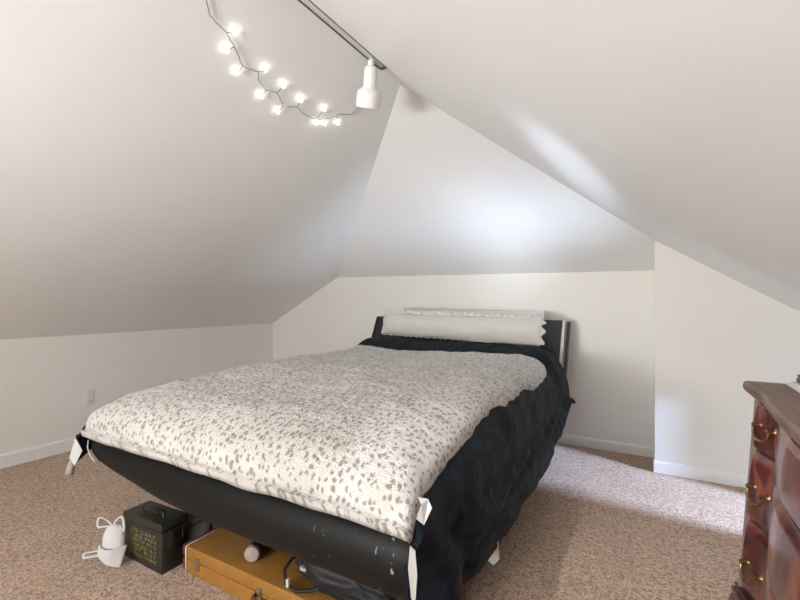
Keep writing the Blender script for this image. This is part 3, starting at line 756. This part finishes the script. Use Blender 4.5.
# drawers
def drawer(z0, z1):
    b = BM(); P = []; Q = []
    yy = [y for y in [DY0 + .035 + (DY1 - DY0 - .07) * i / 110 for i in range(111)]]
    for i in range(15):
        t = i / 14; z = z0 + (z1 - z0) * t
        row = []; q = []
        for y in yy:
            e = min(1, t / .10, (1 - t) / .10, (y - yy[0]) / .012, (yy[-1] - y) / .012)
            puff = .010 * math.sqrt(max(0, 1 - (1 - e) ** 2))
            row.append(Vector((front(y, z) + .006 - puff - .004 * math.sin(PI * t), y, z))); q.append(Vector((front(y, z) + .03, y, z)))
        P.append(row); Q.append(q)
    thick_grid(b, P, Q); d = obj('drawer', b, M['mahog'], dr, True, .6)
    return d
def bail(y, z, parent):
    x = front(y, z) - .006; sg = 1 if y > DC else -1
    ang = -sg * math.atan2(front(DC + .36, z) - front(DC + .50, z), .14)
    b = BM()
    for s in (-1, 1):
        add_lathe(b, [(.012, 0), (.013, .002), (.008, .005), (.005, .009), (.005, .018), (.0075, .021), (.0075, .027), (.003, .030)], (0, 0, 0), 14, Matrix.Translation((x + .004, y + s * .040, z + .008)) @ Matrix.Rotation(-PI/2, 4, 'Y'))
    pts = []
    for i in range(17):
        t = i / 16; a = PI * t
        pts.append(Vector((x - .020 - .006 * math.sin(a), y - .046 * math.cos(a), z + .006 - .034 * math.sin(a) ** .75)))
    add_tube(b, pts, [.0026 + .0022 * math.sin(PI * i / 16) for i in range(17)], 8)
    b.transform(Matrix.Translation((x, y, 0)) @ Matrix.Rotation(-ang, 4, 'Z') @ Matrix.Translation((-x, -y, 0)))
    obj('handle', b, M['brass'], parent, True, .7)
for z0, z1, zh in ((.655, .795, .728), (.445, .645, .545), (.228, .435, .318)):
    d = drawer(z0, z1)
    for s in (-1, 1): bail(DC + s * .435, zh, d)
# plinth moulding and ogee bracket feet
b = BM()
for z0, z1, o in ((.190, .205, -.014), (.205, .220, -.006)):
    P = [[Vector((base(z0) + serp(y) * .8 + o, y, z)) for y in [DY0 - .004 + (DY1 - DY0 + .008) * i / 96 for i in range(97)]] for z in (z0, z1)]
    Q = [[Vector((.80, p.y, p.z)) for p in r] for r in P]
    thick_grid(b, P, Q)
obj('base_moulding', b, M['mahog_dark'], dr, True, .4)
for yc, s in ((DY1, -1), (DY0, 1)):
    for xf, dirx in ((base(.2) - .010, 1), (.80, -1)):
        b = BM(); A = []
        for i in range(15):
            t = i / 14; z = .195 * (1 - t)
            o = .020 * math.sin(t * PI * 1.0) * (1 - t) * 1.6 - .018 * math.sin(t * PI) * t + .01 * sm(.85, 1, t) * 1
            w = .14 * (1 - t) ** 1.4 + .055
            x0 = xf - dirx * o; y0 = yc - s * o
            A.append([Vector((x0, y0, z)), Vector((x0 + dirx * w, y0, z)), Vector((x0 + dirx * w, y0 + s * .05, z)), Vector((x0 + dirx * .05, y0 + s * .05, z)), Vector((x0 + dirx * .05, y0 + s * w, z)), Vector((x0, y0 + s * w, z))])
        vv = [[b.verts.new(p) for p in r] for r in A]
        for r0, r1 in zip(vv, vv[1:]):
            for k in range(6): b.faces.new((r0[k], r0[(k+1) % 6], r1[(k+1) % 6], r1[k]))
        b.faces.new(vv[0]); b.faces.new(vv[-1][::-1])
        obj('foot', b, M['mahog_dark'], dr, True, .5)
# folded white cloth and a small dark case on top, at the far edge
ct = tag(empty('folded_cloth', (.46, 1.62, .85)), 'folded white cloth lying at the far edge of the dresser top', 'cloth')
b = BM(); add_box(b, .345, .60, 1.54, 1.690, .850, .856, .002, 2); obj('cloth_fold', b, M['cloth_white'], ct, True, .6)
b = BM(); add_box(b, .355, .59, 1.55, 1.680, .8562, .8612, .002, 2); obj('cloth_fold', b, M['cloth_white'], ct, True, .6)
gk = tag(empty('glasses_case', (.43, 1.63, .8615)), 'small black case lying on the white cloth on the dresser', 'case')
b = BM(); add_box(b, .362, .50, 1.60, 1.665, .8615, .877, .007, 3); obj('case_base', b, M['dark_plastic'], gk, True, .7)
b = BM(); add_box(b, .364, .498, 1.602, 1.663, .8765, .886, .0045, 3); obj('case_lid', b, M['dark_plastic'], gk, True, .7)

# ------------------------------------------------------------------ light
def area(name, loc, aim, sx, sy, energy, col, spread=PI):
    L = bpy.data.lights.new(name, 'AREA'); L.shape = 'RECTANGLE'; L.size = sx; L.size_y = sy; L.energy = energy; L.color = col; L.spread = spread
    o = bpy.data.objects.new(name, L); COL.objects.link(o); o.location = loc
    o.rotation_euler = (Vector(aim) - Vector(loc)).to_track_quat('-Z', 'Y').to_euler(); return o
def spot(name, loc, aim, energy, col, ang, blend=1.0, r=.03):
    L = bpy.data.lights.new(name, 'SPOT'); L.energy = energy; L.color = col; L.spot_size = math.radians(ang); L.spot_blend = blend; L.shadow_soft_size = r
    o = bpy.data.objects.new(name, L); COL.objects.link(o); o.location = loc
    o.rotation_euler = (Vector(aim) - Vector(loc)).to_track_quat('-Z', 'Y').to_euler(); return o
area('gable_fill', ((GX0 + GX1)/2, YR - .16, 1.14), ((GX0 + GX1)/2, 2, .9), 1.6, .9, 32, (.98, .98, .98))  # area lamp added outside the unseen gable window as general fill
area('ceiling_fill', (-1.45, YR - .30, .72), (-.5, 1.2, 2.2), 1.0, .5, 128, (.96, .97, .97))  # upward area lamp added to brighten the ceilings
spot('carpet_patch_fill', (3.0, 2.24, 1.3), (0, 2.9, .1), 1500, (.48, .64, 1.0), 40, .3, .16)  # spot added to make the cool patch on the carpet
spot('slope_glow_fill', (1.75, 2.45, .25), (-1.35, 2.45, 1.90), 430, (.64, .77, 1.0), 42, 1, .12)  # spot added for the bluish tone on the left slope and hip
spot('ceiling_glow_fill', (-1.0, -2.5, .78), (-.80, 3.17, 1.50), 230, (.80, .88, 1.0), 6.5, 1, .05)  # this and the next two spots are added for the hip glow
spot('ceiling_glow_fill', (-1.0, -2.5, .78), (-1.05, 3.2, 1.50), 300, (.74, .84, 1.0), 12, 1, .1)
spot('ceiling_glow_fill', (-1.0, -2.5, .78), (-1.02, 3.2, 1.49), 190, (.80, .88, 1.0), 6, 1, .05)
spot('ceiling_glow_fill', (-1.5, -2.5, .78), (-.31, 2.05, 1.68), 1700, (.66, .78, 1.0), 5.2, 1, .05)  # spot added for the glow on the right slope
# unseen track lamp added to brighten the right-hand carpet, behind the view
FILL_LAMPS = [(-1.068, .35, (.35, 1.70, 0), 90, 52)]
for i, (x, y, aim, e, ang) in enumerate(FILL_LAMPS):
    piv, R = track_head(x, y, TZ + .002, aim, ['unseen white track lamp added to brighten the carpet', 'unseen white track lamp added to brighten the right slope'][i])
    d = (Vector(aim) - piv).normalized()
    spot('fill_lamp_beam', tuple(piv + d * .20), aim, e, (.88, .93, 1.0), ang)

w = bpy.data.worlds.new('World'); S.world = w; w.use_nodes = True
nt = w.node_tree; bgn = nt.nodes['Background']; sky = nt.nodes.new('ShaderNodeTexSky'); sky.sky_type = 'NISHITA'
sky.sun_disc = False; sky.sun_elevation = math.radians(40); sky.sun_rotation = math.radians(200)
nt.links.new(sky.outputs[0], bgn.inputs[0]); bgn.inputs[1].default_value = .25

# ------------------------------------------------------------------ camera
cam = bpy.data.cameras.new('camera'); co = bpy.data.objects.new('camera', cam); COL.objects.link(co)
co.location = (0, 0, 1.1); co.rotation_euler = (PI/2, 0, math.radians(30))
cam.sensor_width = 36; cam.lens = 36 * 435 / 800; cam.clip_start = .02
S.camera = co
S.view_settings.view_transform = 'Standard'; S.view_settings.look = 'None'; S.view_settings.gamma = 1; S.view_settings.use_curve_mapping = False
S.view_settings.exposure = 0.0
